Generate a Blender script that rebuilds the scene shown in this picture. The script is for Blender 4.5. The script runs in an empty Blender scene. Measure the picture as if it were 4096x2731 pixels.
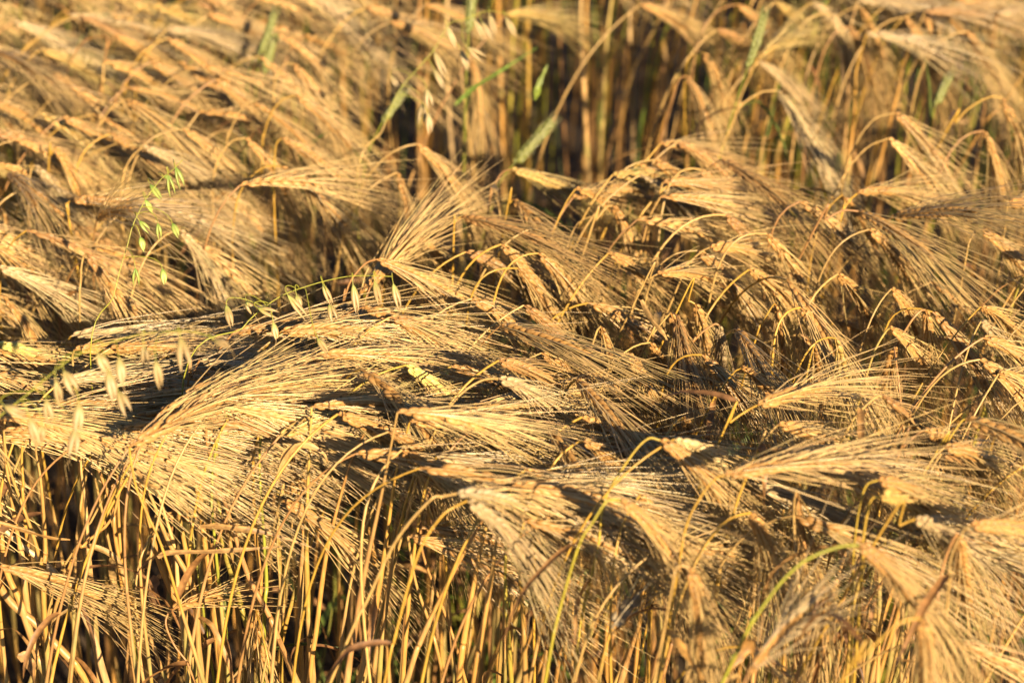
import bpy, math, random
import numpy as np

sc = bpy.context.scene
COL = sc.collection
R = math.radians
rng = np.random.default_rng(11)

# ------------------------------------------------------------------ camera, sky, sun, exposure
PITCH = R(28.0)
CAMZ = 1.57
LENS = 70.0
cd = bpy.data.cameras.new('camera'); cam = bpy.data.objects.new('camera', cd); COL.objects.link(cam)
cam.location = (0, 0, CAMZ); cam.rotation_euler = (R(90) - PITCH, 0, 0)
cd.lens = LENS; cd.sensor_width = 36.0; cd.clip_start = 0.05; cd.clip_end = 500
cd.dof.use_dof = True; cd.dof.focus_distance = 1.70; cd.dof.aperture_fstop = 5.0
sc.camera = cam

SUN_EL, SUN_AZ = R(22), R(29)          # azimuth: to the right of straight behind the camera
w = bpy.data.worlds.new("World"); sc.world = w; w.use_nodes = True
nt = w.node_tree; bg = nt.nodes['Background']
sky = nt.nodes.new('ShaderNodeTexSky'); sky.sky_type = 'NISHITA'; sky.sun_disc = False
sky.sun_elevation = SUN_EL; sky.sun_rotation = math.pi - SUN_AZ
sky.air_density = 0.6; sky.dust_density = 0.2
nt.links.new(sky.outputs[0], bg.inputs[0]); bg.inputs[1].default_value = 0.05
sl = bpy.data.lights.new('sun', 'SUN'); sl.energy = 5.0; sl.angle = R(0.5); sl.color = (1.0, 0.79, 0.52)
so = bpy.data.objects.new('sun', sl); COL.objects.link(so)
from mathutils import Vector
sd = Vector((math.sin(SUN_AZ) * math.cos(SUN_EL), -math.cos(SUN_AZ) * math.cos(SUN_EL), math.sin(SUN_EL)))
so.rotation_euler = sd.to_track_quat('Z', 'Y').to_euler(); so.location = (1.5, -2, 3)
sc.view_settings.view_transform = 'Standard'; sc.view_settings.look = 'None'
sc.view_settings.gamma = 1.0; sc.view_settings.exposure = 1.42
sc.cycles.max_bounces = 4; sc.cycles.diffuse_bounces = 1; sc.cycles.transmission_bounces = 3
sc.cycles.use_adaptive_sampling = True

# ------------------------------------------------------------------ photo ray <-> world
F = 4096 * LENS / 36.0
FWD = np.array([0, math.cos(PITCH), -math.sin(PITCH)]); UPV = np.array([0, math.sin(PITCH), math.cos(PITCH)])
RGT = np.array([1.0, 0, 0]); CAM = np.array([0, 0, CAMZ])

def ray(u, v): return RGT * ((u - 2048) / F) + UPV * (-(v - 1365.5) / F) + FWD
def on_z(u, v, z):
    d = ray(u, v); return CAM + d * ((z - CAMZ) / d[2])
def on_y(u, v, y):
    d = ray(u, v); return CAM + d * (y / d[1])
def at_d(u, v, D): return CAM + ray(u, v) * D
def proj(P):
    q = np.asarray(P) - CAM; f = q @ FWD
    return 2048 + F * (q @ RGT) / f, 1365.5 - F * (q @ UPV) / f, f
def nrm(v):
    v = np.asarray(v, float); return v / (np.linalg.norm(v, axis=-1, keepdims=True) + 1e-12)

# ------------------------------------------------------------------ materials
def make_mat(name, rough, spec, transl, nscale, namt, stretch=(1, 1, 1), specks=0.0):
    m = bpy.data.materials.new(name); m.use_nodes = True
    n, l = m.node_tree.nodes, m.node_tree.links
    n.clear()
    out = n.new('ShaderNodeOutputMaterial'); p = n.new('ShaderNodeBsdfPrincipled')
    at = n.new('ShaderNodeAttribute'); at.attribute_name = 'col'
    tc = n.new('ShaderNodeTexCoord'); mp = n.new('ShaderNodeMapping'); mp.inputs['Scale'].default_value = stretch
    nz = n.new('ShaderNodeTexNoise'); nz.inputs['Scale'].default_value = nscale; nz.inputs['Detail'].default_value = 5
    l.new(tc.outputs['Object'], mp.inputs[0]); l.new(mp.outputs[0], nz.inputs['Vector'])
    mr = n.new('ShaderNodeMapRange'); mr.inputs['From Min'].default_value = 0.3; mr.inputs['From Max'].default_value = 0.7
    mr.inputs['To Min'].default_value = 1 - namt; mr.inputs['To Max'].default_value = 1 + namt * 0.6
    l.new(nz.outputs['Fac'], mr.inputs['Value'])
    mx = n.new('ShaderNodeVectorMath'); mx.operation = 'SCALE'
    l.new(at.outputs['Color'], mx.inputs[0]); l.new(mr.outputs[0], mx.inputs['Scale'])
    colour = mx.outputs[0]
    if specks:
        vz = n.new('ShaderNodeTexNoise'); vz.inputs['Scale'].default_value = 900; vz.inputs['Detail'].default_value = 1
        l.new(mp.outputs[0], vz.inputs['Vector'])
        m2 = n.new('ShaderNodeMapRange'); m2.inputs['From Min'].default_value = 0.70; m2.inputs['From Max'].default_value = 0.76
        m2.inputs['To Min'].default_value = 0; m2.inputs['To Max'].default_value = specks
        l.new(vz.outputs['Fac'], m2.inputs['Value'])
        mm = n.new('ShaderNodeMix'); mm.data_type = 'RGBA'
        l.new(m2.outputs[0], mm.inputs['Factor']); l.new(colour, mm.inputs[6]); mm.inputs[7].default_value = (0.06, 0.035, 0.015, 1)
        colour = mm.outputs[2]
    l.new(colour, p.inputs['Base Color'])
    p.inputs['Roughness'].default_value = rough; p.inputs['Specular IOR Level'].default_value = spec
    last = p.outputs[0]
    if transl:
        tr = n.new('ShaderNodeBsdfTranslucent'); l.new(colour, tr.inputs[0])
        ms = n.new('ShaderNodeMixShader'); ms.inputs[0].default_value = transl
        l.new(p.outputs[0], ms.inputs[1]); l.new(tr.outputs[0], ms.inputs[2]); last = ms.outputs[0]
    l.new(last, out.inputs[0])
    return m

M_STEM = make_mat('straw_stem', 0.42, 0.5, 0.0, 60, 0.28, (6, 6, 1), 0.8)
M_EAR = make_mat('ripe_kernel', 0.45, 0.5, 0.2, 500, 0.22)
M_AWN = make_mat('awn_bristle', 0.30, 0.75, 0.12, 40, 0.22)
M_LEAF = make_mat('dry_leaf', 0.5, 0.4, 0.25, 160, 0.5, (1, 1, 1), 0.6)
M_OAT = make_mat('oat_husk', 0.45, 0.5, 0.25, 300, 0.18)
M_MIX = make_mat('field_straw', 0.45, 0.5, 0.08, 60, 0.25)

def soil_mat():
    m = bpy.data.materials.new('dark_soil'); m.use_nodes = True
    n, l = m.node_tree.nodes, m.node_tree.links; p = n['Principled BSDF']
    tc = n.new('ShaderNodeTexCoord'); nz = n.new('ShaderNodeTexNoise'); nz.inputs['Scale'].default_value = 22; nz.inputs['Detail'].default_value = 10
    cr = n.new('ShaderNodeValToRGB'); e = cr.color_ramp.elements
    e[0].position = 0.35; e[0].color = (0.018, 0.011, 0.006, 1); e[1].position = 0.7; e[1].color = (0.085, 0.055, 0.030, 1)
    bp = n.new('ShaderNodeBump'); bp.inputs['Strength'].default_value = 0.9; bp.inputs['Distance'].default_value = 0.03
    l.new(tc.outputs['Object'], nz.inputs['Vector']); l.new(nz.outputs['Fac'], cr.inputs[0]); l.new(cr.outputs[0], p.inputs['Base Color'])
    l.new(nz.outputs['Fac'], bp.inputs['Height']); l.new(bp.outputs[0], p.inputs['Normal']); p.inputs['Roughness'].default_value = 0.95
    return m
M_SOIL = soil_mat()

# ------------------------------------------------------------------ numpy geometry
def tubes(P, Rr, k, flat=None):
    """P (A,m,3) centre lines, Rr (A,m) radii -> verts, quads. flat (A,) squeezes one side axis."""
    A, m, _ = P.shape
    T = np.gradient(P, axis=1); T = nrm(T)
    ref = np.zeros((A, 1, 3)); mt = T.mean(axis=1)
    use = np.abs(mt[:, 2]) > 0.9
    ref[:, 0, 2] = 1; ref[use, 0] = (1, 0, 0)
    N = nrm(np.cross(T, np.broadcast_to(ref, T.shape))); B = np.cross(T, N)
    a = np.arange(k) * 2 * math.pi / k
    ca, sa = np.cos(a), np.sin(a)
    fl = 1.0 if flat is None else flat
    V = P[:, :, None, :] + Rr[:, :, None, None] * (ca[None, None, :, None] * N[:, :, None, :] + fl * sa[None, None, :, None] * B[:, :, None, :])
    V = V.reshape(-1, 3)
    i = np.arange(m - 1)[:, None] * k; j = np.arange(k)[None, :]; j2 = (j + 1) % k
    q = np.stack([i + j, i + j2, i + k + j2, i + k + j], -1).reshape(-1, 4)
    Q = (q[None] + (np.arange(A) * m * k)[:, None, None]).reshape(-1, 4)
    return V, Q

class Geo:
    def __init__(s): s.v = []; s.q = []; s.c = []; s.n = 0
    def add(s, V, Q, C):
        C = np.asarray(C, float)
        if C.ndim == 1: C = np.broadcast_to(C, (len(V), 3))
        s.v.append(V); s.q.append(Q + s.n); s.c.append(C); s.n += len(V)
    def arrays(s): return np.concatenate(s.v), np.concatenate(s.q), np.concatenate(s.c)
    def merge(s, o, off=None):
        V, Q, C = o.arrays(); s.add(V if off is None else V + off, Q, C)

def mesh_obj(name, geo, mat, parent=None, loc=(0, 0, 0)):
    V, Q, C = geo.arrays()
    V = V - np.asarray(loc)
    me = bpy.data.meshes.new(name)
    me.vertices.add(len(V)); me.vertices.foreach_set('co', V.astype(np.float32).ravel())
    me.loops.add(len(Q) * 4); me.loops.foreach_set('vertex_index', Q.astype(np.int32).ravel())
    me.polygons.add(len(Q)); me.polygons.foreach_set('loop_start', np.arange(0, len(Q) * 4, 4, dtype=np.int32))
    me.polygons.foreach_set('use_smooth', np.ones(len(Q), dtype=bool))
    at = me.color_attributes.new('col', 'FLOAT_COLOR', 'POINT')
    C4 = np.ones((len(V), 4), np.float32); C4[:, :3] = C; at.data.foreach_set('color', C4.ravel())
    me.update(); me.materials.append(mat)
    o = bpy.data.objects.new(name, me); COL.objects.link(o)
    if parent is not None: o.parent = parent
    else: o.location = loc
    return o

def spline(pts, n):
    """Catmull-Rom through pts, n samples."""
    p = np.asarray(pts, float); p = np.vstack([2 * p[0] - p[1], p, 2 * p[-1] - p[-2]])
    seg = len(p) - 3; t = np.linspace(0, seg - 1e-6, n); i = t.astype(int); f = (t - i)[:, None]
    a, b, c, d = p[i], p[i + 1], p[i + 2], p[i + 3]
    return 0.5 * (2 * b + (c - a) * f + (2 * a - 5 * b + 4 * c - d) * f ** 2 + (3 * b - a - 3 * c + d) * f ** 3)
def bezier(a, b, c, d, n):
    t = np.linspace(0, 1, n)[:, None]
    return (1 - t) ** 3 * a + 3 * (1 - t) ** 2 * t * b + 3 * (1 - t) * t * t * c + t ** 3 * d

KPROF_T = np.array([0, .12, .32, .55, .78, 1.0]); KPROF_R = np.array([.30, .80, 1.0, .82, .40, .10])

def ear_geo(P, d, L, lod=0, open_=1.0, tint=1.0, kc=(0.43, 0.225, 0.065), ac=(0.61, 0.42, 0.175), awn=0.135, bend=0.35, wheat=False, skip=0.0):
    """Ear whose base is P and that starts along d. Returns (kernels, awns)."""
    d = nrm(d); side = nrm(np.cross(d, (0, 0, 1))) if abs(d[2]) < .97 else np.array([1., 0, 0])
    down = nrm(np.cross(side, d)) * -1.0
    if down[2] > 0: down = -down
    n = int(round(L / .0037)) if lod == 0 else (14 if lod == 1 else 7)
    # centre line bending gently to the ground
    s = np.linspace(0, 1, 24); sb = rng.normal(0, .12)
    dirs = nrm(d + down * (bend * s[:, None]) + side * (sb * s[:, None]))
    C = np.vstack([P, P + np.cumsum(dirs * (L / 23), axis=0)[:-1]])
    roll = rng.normal(0, .55)
    t = (np.arange(n) + .5) / n * .97
    Ci = np.stack([np.interp(t, s, C[:, k]) for k in range(3)], 1)
    T = nrm(np.stack([np.interp(t, s, dirs[:, k]) for k in range(3)], 1))
    B0 = nrm(np.cross(T, FWD + .15 * RGT)); N0 = np.cross(T, B0)
    B = math.cos(roll) * B0 + math.sin(roll) * N0; N = -math.sin(roll) * B0 + math.cos(roll) * N0
    sg = np.where(np.arange(n) % 2 == 0, 1.0, -1.0)[:, None]
    phis = [0, 1.15, -1.15] if lod < 2 else [0, 1.0]
    bases, rad, tt, TT = [], [], [], []
    lat = np.repeat(np.array([0] + [1] * (len(phis) - 1)), n).astype(float) if not wheat and lod < 2 else np.zeros(n * len(phis))
    for ph in phis:
        r = nrm(math.cos(ph) * sg * B + math.sin(ph) * N)
        bases.append(Ci + r * (0.0015 if ph == 0 else .0006)); rad.append(r); tt.append(t); TT.append(T)
    base = np.concatenate(bases); r = np.concatenate(rad); t = np.concatenate(tt); T = np.concatenate(TT)
    A = len(base)
    keep = rng.random(A) > skip
    base, r, t, T, lat = base[keep], r[keep], t[keep], T[keep], lat[keep]; A = len(base)
    size = np.clip(.45 + t * 6, .45, 1) * np.clip(1.35 - t * .55, .5, 1.05) * rng.normal(1, .07, A)
    ang = (0.30 if not wheat else .42) + rng.normal(0, .07, A)
    ax = nrm(T * np.cos(ang)[:, None] + r * np.sin(ang)[:, None])
    kl = (0.0130 if not wheat else .0125) * size * (1 - .12 * lat) * (1 if lod < 2 else 1.5); kw = (0.00240 if not wheat else .0026) * size * (1 - .60 * lat) * (1 if lod < 2 else 1.6)
    KT = KPROF_T if lod == 0 else KPROF_T[[0, 2, 4, 5]]; KR = KPROF_R if lod == 0 else KPROF_R[[0, 2, 4, 5]]
    # kernels curve back towards the rachis
    cur = (KT ** 2)[None, :, None] * (T - ax)[:, None, :] * .35
    KP = base[:, None, :] + (ax[:, None, :] * KT[None, :, None] + cur) * kl[:, None, None]
    kk = 7 if lod == 0 else 4
    V, Q = tubes(KP, KR[None, :] * kw[:, None], kk)
    g = Geo(); shade = rng.normal(1, .09, (A, 1, 1, 1))
    grad = (1.08 - .25 * np.abs(KT - .35))[None, :, None, None]
    tipc = (KT ** 2)[None, :, None, None]
    kcv = np.array(kc) * tint
    base_c = kcv * (1 - tipc * .5) + np.array([.52, .37, .16]) * tint * tipc * .5 if not wheat else kcv * (1 + 0 * tipc)
    Cc = np.broadcast_to(base_c * shade * grad, (A, len(KT), kk, 3)).reshape(-1, 3)
    g.add(V, Q, Cc)
    # rachis
    V, Q = tubes(C[None], np.full((1, 24), .0011 if lod < 2 else .002), 4); g.add(V, Q, kcv * .8)
    # awns
    a = Geo()
    if awn > 0:
        if lod >= 1:
            pick = ((lat < .5) & (rng.random(A) < .95)) | (rng.random(A) < .5)
            if pick.sum() < 3: pick[:] = True
        else: pick = (lat < .5) | (rng.random(A) < .75)
        K0 = KP[pick, -1]; axp = ax[pick]; Tp = T[pick]; rp = r[pick]; tp = t[pick]; Ap = len(K0)
        m = 9 if lod == 0 else (6 if lod == 1 else 3)
        ln = awn * np.clip(rng.normal(1.0, .10, Ap), .7, 1.25) * (1.04 - .18 * tp) * np.clip(.6 + tp * 4, .6, 1)
        ln = ln * np.where(rng.random(Ap) < .08, rng.uniform(.3, .7, Ap), 1)
        spl = (np.abs(rng.normal(.10, .07, Ap)) + .03) * open_ * (1 - .3 * tp) + .28 * (rng.random(Ap) < .06)
        rj = nrm(rp + rng.normal(0, .35, (Ap, 3)))
        far = nrm(Tp + rj * spl[:, None] + down * (.09 + .09 * rng.random(Ap))[:, None])
        u = np.linspace(0, 1, m)
        wgt = np.exp(-u * 9)[None, :, None]
        curl = rng.normal(0, .075, (Ap, 3)); wv = rng.normal(0, .012, (Ap, 3)); ph = rng.uniform(0, 6, (Ap, 1))
        dd = far[:, None, :] * (1 - wgt) + axp[:, None, :] * wgt + curl[:, None, :] * u[None, :, None] + wv[:, None, :] * np.sin(u[None, :] * 7 + ph)[:, :, None]
        dd[:, :, 2] -= (.10 * u ** 2)[None, :]
        dd = nrm(dd)
        step = ln[:, None, None] / (m - 1)
        AP = K0[:, None, :] + np.concatenate([np.zeros((Ap, 1, 3)), np.cumsum((dd[:, :-1] + dd[:, 1:]) * .5 * step, axis=1)], 1)
        AR = (0.00042 * (1 - u) ** .8 + .00011)[None, :] * rng.normal(1, .1, (Ap, 1)) * (1 if lod == 0 else (1.1 if lod == 1 else 2.2))
        V, Q = tubes(AP, AR, 3)
        acv = np.array(ac) * tint * rng.normal(1, .10, (Ap, 1, 1, 1)) * (1 + rng.normal(0, .03, (Ap, 1, 1, 3)))
        a.add(V, Q, np.broadcast_to(acv, (Ap, m, 3, 3)).reshape(-1, 3))
    return g, a

STRAW = np.array([.46, .24, .058]); GOLD = np.array([.43, .25, .037]); LIME = np.array([.28, .27, .03]); GREEN = np.array([.10, .14, .025]); TAN = np.array([.34, .175, .060])
def stem_geo(path, r0=.0024, r1=.0011, hue=None, k=7, green=0.0, nodes=True, thin=.5):
    m = len(path); g = Geo()
    seg = np.linalg.norm(np.diff(path, axis=0), axis=1); s = np.concatenate([[0], np.cumsum(seg)]); L = s[-1]; u = s / L
    rad = r0 + (r1 - r0) * np.clip((u - thin) / (.97 - thin), 0, 1) ** .8
    low = STRAW if hue is None else np.array(hue)
    low = low * rng.normal(1, .10); top = (GOLD if rng.random() < .35 else (np.array([.42, .265, .085]) if rng.random() < .7 else TAN)) * rng.normal(1, .09)
    if hue is None and rng.random() < .3: low = TAN * rng.normal(1, .1)
    if hue is not None: top = low * rng.normal(1, .04)
    if green: low = low * (1 - green) + LIME * green; top = top * (1 - green) + LIME * green
    w_ = np.clip((u - thin) / .22, 0, 1)[:, None]
    c = low * (1 - w_) + top * w_
    if nodes:
        for nu in (rng.uniform(.3, .42), rng.uniform(.58, .72)):
            dn = np.abs(s - nu * L); j = np.argmin(dn)
            rad[j] *= 1.32; c[j] = np.array([.30, .24, .08]); rad[j + 1:] *= .9
            g0 = np.exp(-np.clip(s[j] - s, 0, None) / .03)[:, None] * (s <= s[j])[:, None] * max(0, rng.uniform(-.5, .4))
            c = c * (1 - g0) + LIME * .8 * g0
            if rng.random() < .75 and j + 2 < m:
                sh = (s > s[j]) & (s < s[j] + rng.uniform(.05, .12)); rad = np.where(sh, rad * 1.24, rad)
                sc_ = np.array([.44, .26, .095]) * rng.normal(1, .12); c = np.where(sh[:, None], c * .25 + sc_ * .75, c)
        path = np.array(path)
        nu = rng.uniform(.35, .7); tri = np.where(u < nu, u / nu, (1 - u) / (1 - nu)) ** 1.0
        path = path + tri[:, None] * np.array([rng.normal(0, .0035), rng.normal(0, .003), 0])
    V, Q = tubes(path[None], rad[None], k); g.add(V, Q, np.repeat(c, k, axis=0))
    return g

def leaf_geo(p0, d0, L, w, droop=1.2, col=(.46, .25, .09), m=14, twist=None):
    """dry ribbon leaf with a folded midrib and curled edge"""
    d = nrm(d0); pts = [np.array(p0, float)]; D = [d]
    st = L / (m - 1); kink = rng.integers(3, m - 3) if rng.random() < .5 else -1
    for i in range(m - 1):
        d = d + np.array([0, 0, -1]) * droop / m + rng.normal(0, .05, 3)
        if i == kink: d = d + np.array([0, 0, -1.0]) * .9
        d = nrm(d); pts.append(pts[-1] + d * st); D.append(d)
    pts = np.array(pts); D = np.array(D); u = np.linspace(0, 1, m)
    S = nrm(np.cross(D, (0.05, 0.1, 1))); N = np.cross(S, D)
    tw = (rng.uniform(-2.2, 2.2) if twist is None else twist) * u + rng.uniform(-.6, .6)
    W = np.cos(tw)[:, None] * S + np.sin(tw)[:, None] * N; Nn = -np.sin(tw)[:, None] * S + np.cos(tw)[:, None] * N
    wd = (w * np.clip(u * 6 + .45, 0, 1) * (1 - u ** 2.2) + .0004)[:, None]
    cu = rng.uniform(.25, .8)
    rows = [pts - W * wd + Nn * wd * cu, pts - W * wd * .5 + Nn * wd * .12, pts, pts + W * wd * .5 + Nn * wd * .12, pts + W * wd + Nn * wd * cu * .8]
    V = np.stack(rows, 1).reshape(-1, 3); kx = 5
    Q = [[i * kx + j, i * kx + j + 1, (i + 1) * kx + j + 1, (i + 1) * kx + j] for i in range(m - 1) for j in range(kx - 1)]
    c = np.array(col) * rng.normal(1, .12) * (1 + rng.normal(0, .05, (m, 1, 1)))
    c = np.broadcast_to(c, (m, kx, 3)).copy(); c[:, 2] *= 1.15
    c[-3:] *= .75
    g = Geo(); g.add(V, np.array(Q), c.reshape(-1, 3)); return g

# ------------------------------------------------------------------ things
def thing(name, label, cat, loc, group=None):
    o = bpy.data.objects.new(name, None); COL.objects.link(o); o.location = loc; o.empty_display_size = .02
    o['label'] = label; o['category'] = cat
    if group: o['group'] = group
    return o
def part(name, geo, mat, root, parent=None):
    o = mesh_obj(name, geo, mat, None, tuple(root.location))
    o.location = (0, 0, 0); o.parent = parent or root
    return o

LEAFCOLS = [(.36, .20, .07), (.30, .15, .05), (.42, .27, .10), (.22, .11, .045)]
def vary(kw):
    q = rng.random()
    if 'kc' not in kw:
        if q < .06: kw['kc'] = (.42, .30, .15); kw.setdefault('ac', (.56, .42, .22))
        elif q < .17: kw['kc'] = (.35, .18, .06); kw.setdefault('ac', (.48, .31, .12))
        elif q < .23: kw['kc'] = (.42, .27, .075); kw.setdefault('ac', (.56, .42, .16))
    kw.setdefault('tint', float(np.clip(rng.normal(1.03, .07), .85, 1.25))); kw.setdefault('open_', rng.uniform(.9, 1.9))
    kw.setdefault('awn', rng.uniform(.125, .165))
    if rng.random() < .2: kw.setdefault('skip', rng.uniform(.1, .35))
    return kw
def plant_geos(P, d, L=.085, path=None, lod=0, green=0., leaf=None, hue=None, r0=None, lean=None, thin=.5, **kw):
    P = np.asarray(P, float); d = nrm(d)
    if path is None:
        back = rng.uniform(.05, .20) if lean is None else lean
        root = np.array([P[0] - d[0] * back + rng.normal(0, .03), P[1] - d[1] * back + rng.normal(0, .03), 0])
        dt = nrm(d + np.array([0, 0, rng.uniform(.5, 1.0)])); pre = P - dt * min(rng.uniform(.07, .12), .15 * P[2]) + np.array([0, 0, .004])
        path = bezier(root, root + np.array([rng.normal(0, .03), rng.normal(0, .03), P[2] * .78]), pre, P, 26 if lod == 0 else (16 if lod == 1 else 7))
        path[:, 2] = np.minimum(path[:, 2], max(P[2] + .05, path[-1, 2]))
    rr = r0 or rng.uniform(.0017, .0026)
    st = stem_geo(path, rr, rng.uniform(.0009, .0013), hue=hue, k=7 if lod == 0 else (5 if lod == 1 else 3), green=green, nodes=lod < 2, thin=thin)
    ear, aw = ear_geo(P, d, L, lod=lod, **vary(kw))
    lv = []
    nl = leaf if leaf is not None else (rng.random() < .6) + (rng.random() < .3)
    for _ in range(int(nl)):
        i = int(len(path) * rng.uniform(.22, .58)); az = rng.uniform(0, 2 * math.pi)
        lv.append(leaf_geo(path[i], (math.cos(az), math.sin(az), rng.uniform(-.4, .6)), rng.uniform(.05, .11), rng.uniform(.0016, .0032),
                           rng.uniform(1.0, 3.0), LEAFCOLS[rng.integers(4)], m=14 if lod == 0 else 7))
    return path[0], st, ear, aw, lv

COUNT = 0
USED = set()
LANDMARKS = [  # photo point, how one would call it
 (1650,1090,'big sharp ear at centre'),(1300,1200,'crisp hanging oat spikelets'),(500,1520,'fat cream oat spikelets'),(650,800,'green oat spikelets'),(1930,170,'blurred pale oat spikelets'),
 (2130,700,'lone ear over the dark gap'),(3660,600,'crook-necked pair'),(4040,450,'crook-necked ear at the right edge'),(2800,600,'crest of the central mound'),(3180,470,'wide-awned blurred ear'),
 (2560,1200,'two tall gold stems'),(900,1600,'big golden sheaf'),(1220,2040,'two facing ears lower left'),(100,2300,'raking ear in the bottom left corner'),(640,2210,'level tan leaf'),
 (1060,220,'green wheat pair near the top'),(3030,170,'tall green wheat ear'),(1560,430,'leaning pale wheat ear'),(1950,2060,'arching ear left of bottom centre'),(2560,2060,'vivid yellow stem and its ear'),
 (3050,1870,'long level soft ear'),(3540,2240,'green hooped stem'),(3730,2580,'drooping corner ear'),(3120,1600,'rising soft ear'),(3600,1620,'stout soft ear at right'),
 (2850,1400,'hanging cluster right of centre'),(3200,1200,'steep straight ear'),(3990,1100,'dark pocket at the right edge'),(230,60,'top left corner'),(1200,600,'heavy ear on an upright stem'),
 (80,1120,'long ear at the left edge'),(300,790,'level ear left of the green oats'),(2060,1530,'soft ear on the pale arch'),(2480,2470,'grey withered ear'),(3650,100,'blurred clump at top right'),
 (1000,420,'twin hooped stems'),(2420,1330,'short hooked ear'),(2250,960,'left shoulder of the mound'),(3800,1260,'lime-streaked stems at right'),(1750,1300,'level ear below the oats'),
 (2750,2360,'drooping ear between the yellow and green stems'),(150,1980,'thick straw at the far left'),(900,2400,'dark green wheat ear down low'),(1700,2500,'tangle of stems at bottom centre'),(3350,850,'ear beneath the crook-necked pair'),
 (2400,60,'top edge above the gap'),(640,400,'middle of the left swathe'),(330,1200,'steep grey-gold ear'),(1580,1520,'yellowish ear'),(2300,1600,'middle of the lower mound')]
def make_label(u, v, f, P, d, green, stem=False):
    q = np.array(proj(P + nrm(d) * .05)[:2]) - (u, v); an = math.degrees(math.atan2(q[1], q[0]))
    way = 'hanging' if 62 < an < 118 else ('drooping right' if 38 < an <= 62 else ('nodding right' if 12 < an <= 38 else ('level' if abs(an) <= 12 else ('rising right' if -80 < an < -12 else 'turned left'))))
    look = 'blurred' if f > 2.1 else ('soft near' if f < 1.42 else ('lime-stemmed' if green > .3 else ('straw-gold' if stem else 'golden')))
    us, vs = min(max(u, 30), 4066), min(max(v, 20), 2700)
    for (a, b, nm) in sorted(LANDMARKS, key=lambda k: (k[0] - us) ** 2 + (k[1] - vs) ** 2):
        dx, dy = us - a, vs - b; dist = math.hypot(dx, dy); ang = math.degrees(math.atan2(dy, dx))
        rel = ['right of', 'below right of', 'below', 'below left of', 'left of', 'above left of', 'above', 'above right of'][int(((ang + 22.5) % 360) // 45)]
        how = 'right beside, ' if dist < 60 else ('close ' if dist < 130 else ('a little ' if dist < 230 else ('some way ' if dist < 380 else 'far ')))
        how = how.replace('right beside, ', 'just ')
        l = '%s barley, ear %s, %s%s the %s' % (look, way, how, rel, nm)
        if l not in USED and len(l.split()) <= 16: return l
    return l
def barley(P, d, label=None, mute=False, **kw):
    global COUNT
    stem = kw.pop('stem_label', False)
    root, st, ear, aw, lv = plant_geos(P, d, **kw)
    u, v, f = proj(P); root = np.array([root[0], root[1], 0.])
    if label is None: label = make_label(u, v, f, np.asarray(P, float), d, kw.get('green', 0), stem)
    USED.add(label)
    t = thing('barley_plant', label, 'barley', tuple(root), 'ripe barley plants in the field')
    part('stem', st, M_STEM, t)
    e = part('ear', ear, M_EAR, t)
    if aw.n: part('awns', aw, M_AWN, t, e)
    for g in lv: part('leaf', g, M_LEAF, t)
    COUNT += 1
    return t

def ear_from_px(u, v, tu, tv, z, L=.085, dep=None):
    P = on_z(u, v, z) if z < 2 else at_d(u, v, z - 10)
    D = (P - CAM) @ FWD
    m = np.array([(tu - u), -(tv - v)]) * 1.25 * D / F; ml = np.linalg.norm(m)
    L = max(L, ml * 1.0)
    L = min(L, .108); ml = min(ml, L * .999); m = nrm(m) * ml
    q = math.sqrt(L * L - ml * ml)
    if dep is None:
        # choose the way in depth that keeps the ear from rising or plunging oddly
        dep = 1.0 if rng.random() < .85 else -1.0
        if m[1] > 0: dep = 1.0 if m[1] > .02 else dep
    q = min(q, .04)
    d = RGT * m[0] + UPV * m[1] + FWD * dep * q
    return P, d, L

def path_px(P, d, pts):
    """stem through photo points (from the ear downwards) in the upright plane of the ear"""
    out = []
    for (u, v) in pts:
        out.append(on_y(u, v, P[1] - .004 * len(out)))
    last = out[-1]; prev = out[-2] if len(out) > 1 else P
    sl = (last - prev); sl = sl / max(abs(sl[2]), .02)
    sx = np.clip(sl[0], -.45, .45) * .75
    root = np.array([last[0] + sx * last[2], last[1] + .02, 0]); mid = (root + last) / 2 + np.array([0, 0, 0]); mid[0] += sx * last[2] * .06
    pts3 = [root, mid] + out[::-1] + [P]
    s = spline(pts3, 44)
    return s

# ------------------------------------------------------------------ ground
def build_ground():
    bx = np.concatenate([[-220, -60, -15], np.linspace(-4, 4, 70), [15, 60, 220]]); by = np.concatenate([[-220, -60, -15], np.linspace(-2, 9, 90), [20, 60, 220]])
    X, Y = np.meshgrid(bx, by, indexing='ij')
    Z = .012 * np.sin(X * 23 + 1.3 * np.sin(Y * 17)) * np.cos(Y * 19) + rng.normal(0, .006, X.shape) - .01
    V = np.stack([X, Y, Z], -1).reshape(-1, 3); ny = len(by)
    i, j = np.meshgrid(np.arange(len(bx) - 1), np.arange(ny - 1), indexing='ij')
    a = (i * ny + j).ravel(); Q = np.stack([a, a + ny, a + ny + 1, a + 1], 1)
    g = Geo(); g.add(V, Q, np.array([.05, .03, .02]))
    o = mesh_obj('ground', g, M_SOIL); o['kind'] = 'structure'
build_ground()

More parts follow.
